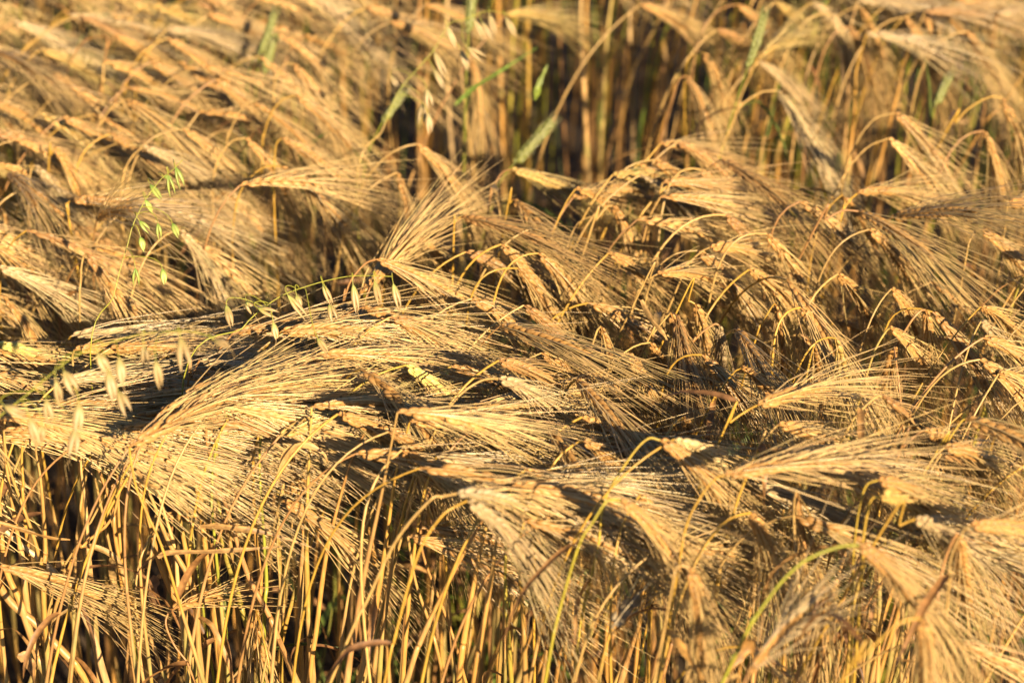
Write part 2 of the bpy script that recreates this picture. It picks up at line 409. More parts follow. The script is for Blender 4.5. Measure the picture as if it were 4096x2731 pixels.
# ------------------------------------------------------------------ hand placed ears: u, v, tip u, tip v, height, [stem photo points], options
LB = {}
EARS = [
 # left swathe, top to bottom
 (315,65,465,102,.75),(54,89,226,137,.75),(458,143,553,173,.76,[(432,190),(418,250)]),(666,155,791,208,.76),(666,119,800,108,.76),
 (-20,210,77,238,.75),(417,250,553,268,.75,[(414,262),(413,330),(415,430)]),(167,298,333,369,.75),(506,351,649,357,.75),
 (500,399,684,500,.76,[(440,435),(400,500),(390,560)],dict(t='golden barley ear nodding right on a slim arch in the blurred upper left swathe')),
 (1172,256,1279,369,.77,[(1130,262),(1095,330),(1087,410)],dict(t='barley on a tall hooked stem at the upper edge of the left swathe')),
 (1012,411,1119,464,.76,[(975,425),(940,480),(915,550),(905,640)],dict(t='barley with a yellow hooped stem, left one of the three arches above the left swathe')),
 (1184,381,1339,476,.77,[(1130,400),(1085,455),(1055,550),(1050,650)],dict(t='barley with a bright gold hooped stem, right one of the arches above the left swathe')),
 (1125,553,1309,643,.76,[(1105,580),(1098,660),(1098,780),(1103,920)],dict(t='barley on an upright straight stem, heavy ear falling right over the dark gap')),
 (982,553,1101,666,.75,[(930,565),(880,630),(857,720),(860,860)]),
 (1125,666,1279,768,.76,[(1060,668),(990,720),(945,800),(925,930),(922,1050)],dict(t='barley with a wide shepherd-crook stem above the small dark hollow in the left swathe')),
 (571,589,696,625,.76,[(530,625),(497,690),(488,780),(487,860)],dict(t='barley with crisp brown ear above the green oat spikelets on the left')),
 (732,518,863,595,.75),(137,660,226,768,.75,[(122,690),(113,780),(112,890)]),(220,589,280,690,.75,[(205,620),(195,680)]),
 (280,803,506,785,.76,[(272,815),(276,860),(285,930)],dict(t='barley ear lying level to the right just left of the green oats')),
 (119,750,208,833,.74),(-20,406,77,446,.75),(440,536,553,589,.75),(30,696,113,732,.74),(-10,655,90,678,.74),(160,200,280,222,.75),
 (387,881,458,851,.74),(720,918,791,1019,.75),(830,60,960,75,.76),(60,560,190,600,.75),(250,470,380,520,.75),(600,250,730,300,.76),(860,320,980,390,.75),
 (345,1013,464,1168,.76,[(330,1040),(322,1120),(318,1350)],dict(t='grey-gold barley ear drooping steeply in the middle of the left edge swathe')),
 (-10,1067,179,1138,.76,None,dict(t='long barley ear sweeping right from the left edge, halfway down')),
 (12,1186,101,1317,.75,None,dict(t='short barley ear drooping beside the left edge, just below halfway')),
 (298,1400,450,1378,.75,[(290,1430),(300,1520),(330,1680)],dict(t='brown barley ear lying level behind the pale oat spikelets, awns streaming far right',awn=.16)),
 (440,1394,631,1370,.745,None,dict(awn=.15)),(-10,1376,89,1400,.74,None,dict(green=.6,t='pale lime-tinged barley ear at the left edge behind the oats',kc=(.55,.50,.14))),
 (1131,1334,1357,1311,.76,None,dict(t='sharp barley ear lying level right under the hanging oat spikelets',awn=.14)),
 (798,1442,929,1477,.77,[(785,1465),(765,1510),(750,1560)],dict(t='barley ear with fine upper awns above the big golden sweep in the lower left')),
 (518,1787,700,1660,.80,[(522,1830),(545,1950),(590,2060),(650,2200),(760,2560)],dict(t='long barley ear sweeping up right, lowest left edge of the big golden sheaf',awn=.15)),
 (738,1578,952,1501,.80,None,dict(awn=.15)),(640,1650,860,1560,.80,None,dict(awn=.15)),(820,1530,1050,1470,.79,None,dict(awn=.14)),(900,1600,1100,1560,.79),(560,1740,720,1650,.78),
 (1000,1560,1200,1540,.79),(700,1690,900,1600,.78,None,dict(awn=.15)),(1080,1430,1250,1440,.77),
 # upper middle
 (2046,678,2195,708,.76,[(2010,690),(1981,732),(1962,790),(1951,845)],dict(t='lone pale barley ear pointing right against the dark gap, on a thin yellow stem',bend=.12)),
 (1844,869,2022,905,.76,[(1828,878),(1818,900),(1815,990)],dict(t='barley ear on a short straight stem at the left tip of the central mound')),
 (2052,798,2141,887,.75,[(2040,815),(2025,860)]),(2290,792,2433,732,.74),(2451,821,2528,929,.75,[(2425,830),(2385,880),(2360,930)]),
 (2640,577,2760,560,.77),(1665,577,1802,672,.74),(1588,690,1640,833,.72),(1886,240,1921,369,.66,None,dict(t='blurred pale barley ear hanging straight down among the back stems')),
 (1463,30,1600,48,.76),(2022,60,2118,30,.77),(1700,20,1830,30,.76),(1560,90,1700,110,.75),
 (3577,452,3762,566,.78,[(3500,475),(3440,545),(3395,640),(3368,750),(3362,790)],dict(t='upper of the two crook-necked barley ears over the dark hollow on the right',L=.1)),
 (3553,554,3750,673,.78,[(3470,590),(3390,680),(3330,790),(3262,900)],dict(t='lower of the two crook-necked barley ears over the dark hollow, with brown kernels',L=.1,kc=(.60,.35,.12))),
 (4006,393,4110,518,.78,[(3960,388),(3880,430),(3820,490),(3779,536)],dict(t='crook-necked barley at the right edge, its ear half out of frame')),
 (2744,304,2851,452,.75,[(2715,320),(2690,400),(2660,500)],dict(t='blurred crook-necked barley hanging in the gap right of centre')),
 (3107,363,3244,566,.75,[(3040,372),(2960,430),(2920,520)],dict(t='blurred barley with wide hanging awns above the central mound, right of centre')),
 (3428,774,3571,738,.76,[(3400,800),(3370,850),(3355,920)],dict(t='barley ear rising up right beneath the two crook-necked ears')),
 (3369,780,3440,830,.75),(3434,845,3541,917,.77,[(3370,843),(3300,880),(3250,930)],dict(t='barley ear below the crook-necked pair on a low hooped stem')),
 (2708,571,2857,625,.77,None,dict(t='barley ear at the crest of the central mound')),(2803,679,2928,792,.77),(2714,708,2833,774,.76),(4035,815,4130,795,.76,[(4025,840),(4020,930)]),
 (3559,875,3672,845,.755),(3934,524,4035,673,.75),(3327,60,3410,155,.75),(3696,54,3780,155,.75),(3863,125,3994,214,.75),(3553,20,3660,90,.75),(3440,30,3520,120,.75),
 (3880,10,3960,60,.75),(3994,60,4060,30,.76,[(3980,90),(3972,180)]),(2868,119,2970,137,.76),(3029,238,3113,155,.74),(3035,250,3148,286,.73),(2815,214,2892,310,.74),
 (3620,70,3720,150,.75),(3250,10,3360,60,.75),(3780,60,3850,160,.75),(3400,110,3480,200,.74),(3100,10,3200,40,.75),(2950,20,3060,70,.76),(2560,20,2680,30,.76),
 # central mound
 (1505,1037,1755,1126,.79,[(1460,1055),(1403,1120),(1375,1200),(1362,1275)],dict(t='big sharp barley ear on a gold hooped stem, right of the hanging oat spikelets',L=.1,bend=.25)),
 (1480,1150,1600,960,.73,None,dict(t='barley with awns spraying up right behind the sharp ear near centre')),(1440,1180,1540,1030,.72),
 (2005,977,2183,1138,.77),(2130,912,2278,1031,.77,None,dict(t='long barley ear with brown kernels on the left shoulder of the central mound')),
 (2153,1013,2314,1150,.77),(2070,1073,2183,1186,.76),(1558,1269,1790,1323,.775,None,dict(t='level barley ear just below the oat spikelets at the centre',L=.095)),
 (2094,1221,2243,1329,.77),(1999,1305,2148,1340,.76),(2403,1305,2445,1406,.76,[(2385,1330),(2360,1420),(2345,1520)],dict(t='short barley ear hooked over a thin straight stem at the centre right')),
 (2516,1412,2606,1543,.76,[(2480,1430),(2440,1490),(2405,1560)]),(2683,1251,2743,1412,.76,[(2665,1270),(2610,1340),(2560,1430)]),
 (2165,1412,2314,1501,.77),(1445,1477,1612,1585,.79),(1993,1513,2141,1561,.83,[(1930,1520),(1860,1560),(1802,1620),(1745,1710),(1689,1829),(1640,1990)],dict(t='soft near barley ear on a long pale arched stem just below the centre',L=.095)),
 (1993,1442,2118,1471,.82),(1624,1460,1755,1549,.78,None,dict(green=.3,kc=(.62,.48,.14),t='yellowish barley ear behind the golden sheaf left of centre')),
 (1933,1704,2023,1763,.77),(2183,1704,2278,1817,.78),(2326,1668,2457,1745,.78),(1886,1626,1975,1644,.765),(1552,1727,1707,1817,.79),(2302,1519,2392,1602,.78),
 (1648,936,1731,990,.73),(2630,1096,2750,1073,.77,[(2600,1115),(2560,1170)],dict(t='barley ear lying level right of the two tall gold stems')),
 (2600,1370,2680,1480,.73),(1350,1656,1481,1703,.79,None,dict(t='soft barley ear near the middle of the golden sheaf')),
 (2839,989,2976,977,.77,[(2800,1010),(2740,1070),(2690,1180)]),(3065,936,3202,1061,.78,None,dict(L=.1)),(3148,1120,3250,1281,.77,None,dict(L=.1,t='long straight barley ear running steeply down right of the mound')),
 (3476,918,3625,1001,.77),(3351,1096,3446,1156,.76),(3565,1156,3660,1215,.76),(3702,1239,3756,1364,.77,[(3680,1245),(3640,1290),(3570,1410),(3480,1600)]),
 (3559,1311,3672,1370,.77,[(3540,1330),(3500,1400),(3460,1520),(3420,1660)],dict(green=.3,t='barley ear fanning right on a lime-streaked stem in the right middle')),
 (3101,1215,3160,1352,.76,[(3085,1230),(3030,1330),(3000,1430)]),(2779,1215,2827,1305,.755,[(2755,1205),(2720,1225)]),(2875,1299,2904,1424,.755,[(2850,1300),(2780,1360),(2710,1500)]),
 (2702,1257,2726,1394,.75),(2940,1317,2988,1388,.75),(3029,1620,3208,1573,.85,[(2990,1640),(2920,1690),(2880,1750)],dict(t='soft near barley ear rising right with long awns, right of centre',awn=.17,bend=.1,L=.09)),
 (3113,1698,3297,1733,.84,[(3090,1720),(3040,1790),(3000,1870)]),(3529,1585,3672,1656,.85,[(3500,1590),(3430,1660),(3340,1810)],dict(t='soft stout barley ear nodding right in the right-hand swathe')),
 (3696,1721,3827,1757,.84,[(3670,1735),(3610,1790),(3580,1850)]),(3779,1787,3946,1811,.83),(3863,1674,4065,1745,.85,[(3840,1690),(3770,1790),(3700,1870)],dict(green=.3)),
 (3922,1287,4000,1317,.77),(3922,1227,4035,1251,.77),(3922,918,4110,1007,.78,[(3900,930),(3870,990),(3850,1120)],dict(t='barley ear over the small dark pocket at the right edge')),(3994,1495,4096,1501,.79),
 (2964,1471,3089,1543,.80,[(2930,1495),(2860,1590),(2790,1720)],dict(t='mottled barley ear with darker husks below the hanging group right of centre')),
 (2994,1079,3089,1114,.765),(3256,1382,3285,1465,.755),(3339,1352,3404,1465,.76),(3577,1388,3590,1448,.755),(2696,1757,2845,1811,.86,None,dict(kc=(.55,.42,.2))),
 (2880,640,3010,720,.77),(2620,640,2760,720,.77),(2560,700,2700,760,.77),(2900,860,3040,960,.77),(3200,1230,3330,1330,.76),(2450,700,2590,690,.765),
 # lower left
 (440,1955,560,1890,11.70,[(405,2010),(330,2150),(240,2300),(205,2420)],dict(t='small barley ear slanting up right under the golden sheaf, over dark stems')),(660,2062,774,2068,11.72),
 (1131,1978,1238,1907,11.66,[(1110,2050)],dict(t='upper of two facing barley ears in the lower left, slanting up right')),(1131,2002,1309,2109,11.62,[(1113,2030),(1112,2200),(1120,2400),(1060,2700)],dict(t='lower of two facing barley ears in the lower left, falling right')),
 (-10,2264,196,2330,11.60,None,dict(t='barley ear at the bottom left corner with awns raking right')),(690,2437,798,2389,11.62,[(672,2455),(665,2500),(700,2580),(760,2660),(800,2760)],dict(t='small thin barley ear low in the lower left on a curling stem',L=.06,skip=.4)),
 (1024,2440,1000,2560,11.66,None,dict(t='pale barley ear hanging tip down at the bottom edge, left of centre',skip=.5)),
 (1868,2002,2052,2133,.85,[(1820,2025),(1767,2062),(1690,2170),(1636,2318),(1570,2560),(1529,2731)],dict(t='soft near barley ear whose stem arches to the bottom edge, just left of centre')),
 (1826,1973,1945,1979,.86,[(1770,1985),(1720,2000),(1588,2157),(1470,2400),(1350,2663)],dict(kc=(.36,.28,.16),skip=.15,t='grey mouldy barley ear above the arched stems at the lower centre')),
 (2481,2002,2660,2133,.87,[(2450,1998),(2421,2010),(2370,2090),(2314,2187),(2230,2480),(2183,2731)],dict(hue=(.45,.35,.04),green=.35,r0=.0026,t='large soft barley ear on a vivid yellow stem reaching the bottom edge')),
 (2640,1760,2840,1880,.87,[(2590,1755),(2520,1830),(2420,2000),(2390,2200),(2330,2460),(2295,2731)],dict(hue=(.48,.32,.05),green=.2,r0=.0028,t='soft near barley ear on the right-hand vivid yellow stem')),
 (2445,2514,2535,2413,.70,None,dict(kc=(.42,.33,.2),ac=(.45,.36,.22),skip=.3,t='small grey withered barley ear slanting up right at the bottom centre',L=.06,awn=.09)),
 (1606,1800,1707,1883,.79),(2898,1901,3202,1848,.88,[(2860,1915),(2800,1990),(2740,2120),(2690,2400)],dict(t='long soft barley ear lying level at the lower right, awns level',L=.11,bend=.08)),
 (3511,1919,3684,1961,.87,[(3460,1950),(3425,2100),(3410,2300),(3400,2731)],dict(green=.35)),(3517,1985,3625,1996,.86,[(3480,2010),(3450,2180),(3440,2400)],dict(green=.2)),
 (3184,1961,3214,2050,.80),(3434,2181,3642,2312,.89,[(3360,2185),(3232,2234),(3140,2310),(3060,2410),(2990,2520),(2940,2620)],dict(green=.95,hue=(.24,.25,.045),r0=.0022,L=.1,t='big soft barley ear on a green hooped stem in the lower right corner')),
 (3881,2098,4110,2121,.87,[(3850,2130),(3800,2250),(3780,2500)],dict(bend=.1)),(3660,2074,3797,2115,.85,[(3600,2100),(3500,2160)]),
 (3684,2473,3767,2681,.88,[(3640,2475),(3580,2500),(3500,2574),(3420,2650),(3357,2723)],dict(L=.1,t='soft barley ear drooping to the bottom right edge on a pale arched stem')),
 (2755,2270,2839,2473,.84,[(2725,2262),(2700,2290),(2660,2500)],dict(t='drooping barley ear at the bottom, between the yellow stems and the green arch')),
 (2990,2700,3110,2590,.80,None,dict(ac=(.48,.36,.19))),(3827,2133,3887,2252,.82),(3767,1812,3892,1836,.80),
 (2330,1760,2470,1850,.79),(2100,1880,2230,1960,.79),(2560,1980,2640,2080,.79),(3000,2050,3090,2180,.80),(3300,2330,3330,2450,.74),
]
BADGES = 0
for e in EARS:
    u, v, tu, tv, z = e[:5]; pts = e[5] if len(e) > 5 else None; op = dict(e[6]) if len(e) > 6 else {}
    lab = op.pop('t', None); Lw = op.pop('L', rng.uniform(.088, .104))
    if z < 1: z = .75 + (z - .75) * .62
    P, d, L = ear_from_px(u, v, tu, tv, z, Lw)
    if z > 2 and d[1] < 0: d[1] *= .3
    path = path_px(P, d, pts) if pts else None
    f = (P - CAM) @ FWD
    barley(P, d, lab, L=L, path=path, leaf=None if v < 2300 else 1, **op)

# ---- stems at the lower left whose ears lie hidden in the golden sheaf: ear px, stem px list, options
STEMS = [
 ([(535,1790),(560,1940),(630,2228),(720,2460),(785,2731)],dict(r0=.0031)),([(535,1860),(600,1980),(667,2157),(774,2365),(792,2640)],dict(r0=.0028,green=.15)),
 ([(684,1800),(702,1980),(768,2335),(800,2560)],dict(r0=.0027,green=.1)),([(762,1800),(803,2068),(845,2350),(887,2731)],dict(r0=.0036)),([(775,1790),(830,2120),(880,2480),(905,2731)],dict(r0=.0032)),
 ([(833,1800),(917,2068),(990,2300),(1071,2455),(1130,2600)],dict(r0=.0027)),([(893,2100),(976,2395),(1024,2550)],dict(r0=.0028,green=.6)),([(928,1800),(922,2062),(952,2335)],dict(r0=.0022,green=.2)),
 ([(863,1790),(845,1980),(860,2200)],dict(r0=.0016,green=.95,hue=(.2,.32,.08))),([(1012,1860),(1024,2157),(1042,2335),(1030,2600)],dict(r0=.0024)),([(1036,1860),(1059,2306),(1048,2500)],dict(r0=.0019,green=.9,hue=(.25,.35,.08))),
 ([(1131,1800),(1113,1978),(1119,2217),(1131,2440),(1053,2731)],dict(r0=.0025,green=.3)),([(1226,2109),(1232,2395),(1244,2603)],dict(r0=.0026,green=.25)),([(1399,1860),(1310,2200),(1268,2514),(1240,2731)],dict(r0=.0024)),
 ([(18,1800),(60,2085),(95,2276),(110,2460)],dict(r0=.0025)),([(36,1860),(137,2133),(178,2294),(190,2500)],dict(r0=.0024,green=.15)),([(143,1800),(161,1919),(178,2187),(170,2400)],dict(r0=.0026)),
 ([(89,1800),(95,1937),(105,2100)],dict(r0=.0022)),([(321,1860),(339,2038),(350,2300)],dict(r0=.0026,hue=(.55,.33,.12))),([(381,1836),(446,2038),(470,2250)],dict(r0=.0025)),
 ([(-30,2050),(220,2294),(350,2500),(420,2731)],dict(r0=.0030,hue=(.62,.45,.24))),([(-10,2290),(178,2514),(300,2640),(369,2731)],dict(r0=.0032)),([(512,2306),(625,2544),(702,2731)],dict(r0=.0016)),
 ([(20,2200),(90,2400),(160,2600),(215,2731)],dict(r0=.0030)),([(470,1990),(430,2090),(330,2180),(260,2300)],dict(r0=.0016)),([(600,1840),(640,1990),(700,2200),(720,2420)],dict(r0=.0022,hue=(.55,.34,.12))),
 ([(1520,1980),(1440,2330),(1400,2560),(1370,2731)],dict(r0=.0026)),([(1583,1900),(1540,2200),(1490,2500),(1440,2731)],dict(r0=.0027)),([(1690,1990),(1640,2300),(1600,2731)],dict(r0=.0022)),
 ([(1950,2090),(1900,2330),(1860,2560),(1840,2731)],dict(r0=.0030)),([(1995,2100),(1960,2330),(1910,2600),(1890,2731)],dict(r0=.0029)),([(1930,2080),(1790,2330),(1680,2560),(1620,2731)],dict(r0=.0021)),
 ([(2028,2150),(2027,2400),(2045,2620)],dict(r0=.0022,green=.6)),([(2075,2200),(2095,2480),(2105,2731)],dict(r0=.0029,green=.1)),([(1700,2240),(1800,2500),(1870,2731)],dict(r0=.0015)),
 ([(1660,2330),(1720,2520),(1770,2731)],dict(r0=.0020)),([(1470,2050),(1500,2300),(1460,2640)],dict(r0=.0023)),([(1180,1990),(1210,2150),(1190,2400)],dict(r0=.0021)),
 ([(2290,2280),(2260,2540),(2235,2731)],dict(r0=.0022)),([(2620,2200),(2560,2480),(2480,2731)],dict(r0=.0026)),([(2720,2330),(2690,2540),(2640,2731)],dict(r0=.0024)),
 ([(3150,1980),(3085,2230),(3050,2400)],dict(r0=.0023)),([(2955,1990),(2890,2230),(2860,2420)],dict(r0=.0024,green=.15)),([(3470,2230),(3410,2460),(3390,2731)],dict(r0=.0024,green=.3)),
 ([(3560,2350),(3520,2560),(3500,2731)],dict(r0=.0026,green=.2)),([(2600,900),(2570,1150),(2550,1400)],dict(r0=.0021)),([(2590,900),(2545,1150),(2530,1420)],dict(r0=.0023)),
 ([(1362,0),(1366,200),(1372,400)],dict(r0=.0024)),([(1451,40),(1453,250),(1460,450)],dict(r0=.0025,green=.3)),([(1487,200),(1489,350),(1492,490)],dict(r0=.0021)),([(1677,0),(1674,130),(1672,260)],dict(r0=.0026)),
 ([(1707,60),(1712,200),(1708,330)],dict(r0=.0023)),([(1796,80),(1806,350),(1828,640)],dict(r0=.0023,hue=(.62,.42,.2))),([(1990,0),(1994,250),(2000,560)],dict(r0=.0026)),([(2056,120),(2048,300),(2038,500)],dict(r0=.0026,green=.7)),
 ([(2116,0),(2113,250),(2112,520)],dict(r0=.0023,green=.3)),([(2326,0),(2330,220),(2345,470)],dict(r0=.0026,hue=(.62,.40,.16))),([(2352,0),(2350,150),(2348,330)],dict(r0=.0024)),([(2440,60),(2424,250),(2415,450)],dict(r0=.0021,hue=(.5,.36,.12))),
 ([(2516,30),(2520,300),(2524,560)],dict(r0=.0026,hue=(.60,.40,.18))),([(2630,60),(2600,300),(2564,570)],dict(r0=.0021)),([(2655,100),(2653,260),(2650,420)],dict(r0=.0023,hue=(.55,.33,.15))),([(2750,110),(2690,360),(2612,620)],dict(r0=.0024)),
 ([(3010,0),(2965,250),(2916,488)],dict(r0=.0024)),([(3235,36),(3160,238),(3118,565)],dict(r0=.0024)),([(3267,101),(3240,200),(3214,292)],dict(r0=.0026,green=.9)),([(3622,240),(3600,330),(3577,430)],dict(r0=.0021)),
 ([(3740,180),(3715,280),(3696,400)],dict(r0=.0019)),([(3425,270),(3418,350),(3410,450)],dict(r0=.0024)),([(4100,290),(4000,430),(3886,577)],dict(r0=.0017)),([(3400,120),(3398,250),(3390,400)],dict(r0=.0022,hue=(.55,.34,.14))),
 ([(4060,1150),(3960,1340),(3880,1560)],dict(r0=.0021)),([(4060,1180),(4010,1360),(3950,1560)],dict(r0=.0020,green=.7)),([(4000,1280),(3900,1450),(3840,1640)],dict(r0=.0022)),
]
for pts, op in STEMS:
    op['r0'] = op.get('r0', .0024) * 1.12
    u0, v0 = pts[0]; u1, v1 = pts[1]; s = (u0 - u1) / max(v1 - v0, 1)
    lift = rng.uniform(110, 190)
    hi = .76 if v0 < 2000 else .72
    if v0 > 1870 and u0 < 1600: lift = v0 - rng.uniform(1600, 1690); s = float(np.clip(s, -.12, .12))
    if v0 < 250 and 1300 < u0 < 2900: lift = v0 + rng.uniform(230, 420); op['r0'] *= 1.15
    ev = v0 - lift; eu = u0 + s * lift + 30
    if v0 > 1750 and u0 < 1500: P = at_d(eu, ev, rng.uniform(1.60, 1.68))
    elif v0 > 1750: P = at_d(eu, ev, rng.uniform(1.46, 1.58))
    else: P = on_z(eu, ev, .76)
    d = nrm(np.array([1, rng.uniform(-.05, .5), rng.uniform(-.35, .05)]))
    barley(P, d, None, L=rng.uniform(.08, .092), path=path_px(P, d, pts), leaf=(rng.random() < .6) + (rng.random() < .35), thin=.8, **op)

# ------------------------------------------------------------------ where the crop stands (gaps mapped on the crop-top plane)
GAPS = [
 [(1330,60),(1380,-330),(2500,-360),(2850,-260),(3050,-80),(3200,0),(3500,-10),(4500,0),(4500,900),(3900,900),(3420,860),(3180,720),(2900,590),(2640,590),(2400,720),(2250,790),(2030,880),(1850,890),(1700,960),(1560,1000),(1480,1180),(1380,1290),(1050,1300),(820,1240),(830,1080),(950,900),(1120,760),(1290,640),(1240,430),(1180,230)],
 [(3800,960),(4150,1010),(4150,1200),(3900,1190)],
 [(-700,1760),(200,1640),(500,1850),(1000,1740),(1350,1930),(1750,2120),(2150,2230),(2500,2330),(2900,2560),(3100,3600),(-1800,3600)],
]
def inside(px, py, poly):
    p = np.array(poly, float); x1, y1 = p[:, 0], p[:, 1]; x2, y2 = np.roll(x1, -1), np.roll(y1, -1)
    c = ((y1 > py) != (y2 > py)) & (px < (x2 - x1) * (py - y1) / (y2 - y1 + 1e-9) + x1)
    return c.sum() % 2 == 1
def in_gap(X, Y, z=.75):
    u, v, f = proj((X, Y, z)); return any(inside(u, v, g) for g in GAPS)
def heading(u, v, edge=False):
    if 2500 < u < 3300 and 1150 < v < 1750 and rng.random() < .6: pz, sp = rng.uniform(-1.6, -.9), .5
    elif edge: pz, sp = rng.uniform(-.28, .12), .25
    else: pz, sp = rng.uniform(-.90, -.18), .36
    az = rng.normal(.22, sp)
    return nrm(np.array([math.cos(az), math.sin(az), pz]))

HERO = np.array([((e[0] + e[2]) / 2, (e[1] + e[3]) / 2) for e in EARS] + [(e[0] + (e[0] - e[2]) * .3, e[1] + 30) for e in EARS if len(e) > 5 and e[5]])
cands = []
while len(cands) < 900:
    u, v = rng.uniform(-420, 4250), rng.uniform(-260, 2950)
    P = on_z(u, v, .75)
    if rng.random() > (P[1] / 2.6) ** 3: continue     # even cover on the ground, not in the picture
    if v > 2450 or (v > 1950 and rng.random() < .35): continue
    if in_gap(P[0], P[1]): continue
    if in_gap(P[0] + .10, P[1]) and P[1] < 2.35 and rng.random() < .75: continue
    if rng.random() < .9 and np.min(np.hypot(HERO[:, 0] - u, HERO[:, 1] - v)) < 120: continue
    edge = in_gap(P[0], P[1] - .24) or in_gap(P[0], P[1] - .12)
    z = .75 + rng.normal(0, .020) if (edge or rng.random() < .65) else rng.uniform(.64, .72)
    cands.append((u, v, P[0], P[1], z, edge))
rng.shuffle(cands)
# thin out so that ears do not pile on the same spot
kept = []
for c in cands:
    if all((c[2] - k[2]) ** 2 + (c[3] - k[3]) ** 2 > .054 ** 2 for k in kept): kept.append(c)
kept.sort(key=lambda c: -(1 if (0 < c[0] < 4096 and 0 < c[1] < 2731) else 0) * (10 - c[3]) * (1.0 if c[4] > .72 else .5))
N_IND = max(0, 296 - COUNT)
field = Geo(); extra = kept[N_IND:]
for c in kept[:N_IND]:
    P = np.array([c[2], c[3], c[4]]); barley(P, heading(c[0], c[1], c[5]), None, L=rng.uniform(.075, .095), leaf=int(rng.random() < .4))
def to_field(P, d, lod, **kw):
    if P[1] > 2.25 and rng.random() < .45: kw['hue'] = LIME * rng.uniform(.7, 1) if rng.random() < .6 else GREEN * 1.3
    r_, st, ear, aw, lv = plant_geos(P, d, lod=lod, **kw)
    for g in [st, ear, aw] + lv:
        if g.n: field.merge(g)
for c in extra:
    P = np.array([c[2], c[3], c[4]]); to_field(P, heading(c[0], c[1], c[5]), 1 if c[1] > -100 else 2, L=rng.uniform(.075, .095), leaf=int(rng.random() < .35))
print('individuals', COUNT, 'extra in view', len(extra))

# beyond the frame: the crop goes on
nout = 0
for i in range(6500):
    X, Y = rng.uniform(-3.2, 3.6), rng.uniform(.55, 7.0)
    if Y > 3.6 and rng.random() < .45: continue
    u, v, f = proj((X, Y, .75))
    if -420 < u < 4250 and -260 < v < 2950: continue
    if in_gap(X, Y): continue
    if X < .12 + .35 * (Y - .6) - 1e-6 and Y < 1.15 and X > -3.2 and X < .25: continue
    if Y < 1.05: continue
    if X > .2 and Y < 1.45: continue
    az = rng.normal(0, .4)
    to_field(np.array([X, Y, .75 + rng.normal(0, .03)]), nrm(np.array([math.cos(az), math.sin(az), rng.uniform(-.8, 0)])), 2, leaf=0); nout += 1
print('outside', nout)

# stems and low tillers standing in the gaps (weeds and half-bent straw), many with their heads beyond the frame
und = Geo(); nl = 0
for i in range(900):
    u, v = rng.uniform(-300, 4400), rng.uniform(-100, 1350)
    P0 = on_z(u, v, .72)
    if not in_gap(P0[0], P0[1]) or rng.random() < .1: continue
    h = rng.uniform(.18, .50); root = np.array([P0[0], P0[1], 0.]); lean = rng.normal(0, .22, 2)
    top = root + np.array([lean[0] * h, lean[1] * h, h])
    path = bezier(root, root + np.array([0, 0, h * .4]), top - np.array([lean[0] * .1, lean[1] * .1, h * .3]), top, 7)
    gr = rng.random(); col = TAN if gr < .45 else (GREEN if gr < .8 else LIME * .8)
    und.merge(stem_geo(path, rng.uniform(.0012, .0024), .0008, hue=col * .7, k=4, nodes=False))
    if rng.random() < .55:
        und.merge(leaf_geo(path[3], (rng.normal(), rng.normal(), rng.uniform(0, 1)), rng.uniform(.08, .2), .004, 1.6, (GREEN if gr > .45 else np.array([.36, .19, .08])), m=7)); nl += 1
# straw litter and fallen leaves on the soil, everywhere
for i in range(1500):
    X, Y = rng.uniform(-1.6, 1.9), rng.uniform(.5, 3.6); a = rng.uniform(0, math.pi); l = rng.uniform(.05, .2); z = rng.uniform(.01, .05)
    dv = np.array([math.cos(a), math.sin(a), rng.normal(0, .12)]) * l / 2; c0 = np.array([X, Y, z + .01])
    path = bezier(c0 - dv, c0 - dv * .3 + rng.normal(0, .005, 3), c0 + dv * .3, c0 + dv, 4)
    path[:, 2] = np.maximum(path[:, 2], .004)
    und.merge(stem_geo(path, rng.uniform(.001, .002), .001, hue=TAN * .7, k=3, nodes=False))
o = mesh_obj('undergrowth', und, M_MIX)
o['kind'] = 'stuff'; o['label'] = 'low green and brown weeds, stubble and straw litter in the dark gaps between the swathes'; o['category'] = 'undergrowth'
o = mesh_obj('barley_field', field, M_MIX)
o['kind'] = 'stuff'; o['label'] = 'rest of the dense ripe barley crop, packed behind and between the nearest plants'; o['category'] = 'barley crop'

# tall stems of the back rows seen through the gap (their ears are in the top band)
# ------------------------------------------------------------------ green wheat ears
def wheat(uv0, uv1, low, D, label, L=None):
    """ear base px, tip px, list of stem px below"""
    P = at_d(*uv0, D); Q = at_d(*uv1, D); Lr = np.linalg.norm(Q - P)
    path = path_px(P, Q - P, low)
    t = thing('wheat_plant', label, 'wheat', (path[0][0], path[0][1], 0), 'green wheat plants among the barley')
    part('stem', stem_geo(path, .0017, .0011, hue=GREEN * 1.2, green=.6), M_STEM, t)
    g, a = ear_geo(P, Q - P, Lr, lod=0, kc=(.19, .20, .05), ac=(.24, .22, .08), awn=.012, bend=.05, wheat=True)
    e = part('ear', g, M_EAR, t); part('awns', a, M_AWN, t, e)
    part('leaf', leaf_geo(path[22], (rng.normal(), .1, .8), .13, .0022, 1.5, (.12, .15, .035)), M_LEAF, t)
wheat((1035,225),(1107,60),[(1025,320),(1015,430)],2.45,'blurred green wheat ear, left one of the pair near the top edge')
wheat((1060,300),(1083,165),[(1052,400)],2.5,'blurred green wheat ear, right and lower one of the pair near the top edge')
wheat((1874,140),(1890,-60),[(1868,250),(1862,420)],2.35,'green wheat ear cut by the top edge, left of the pale oats')
wheat((1529,490),(1606,375),[(1480,590),(1450,700)],2.30,'pale green wheat ear leaning right beside the left swathe')
wheat((2988,275),(3071,60),[(2960,360),(2935,440),(2900,560)],2.30,'bright green wheat ear standing tall right of centre near the top')
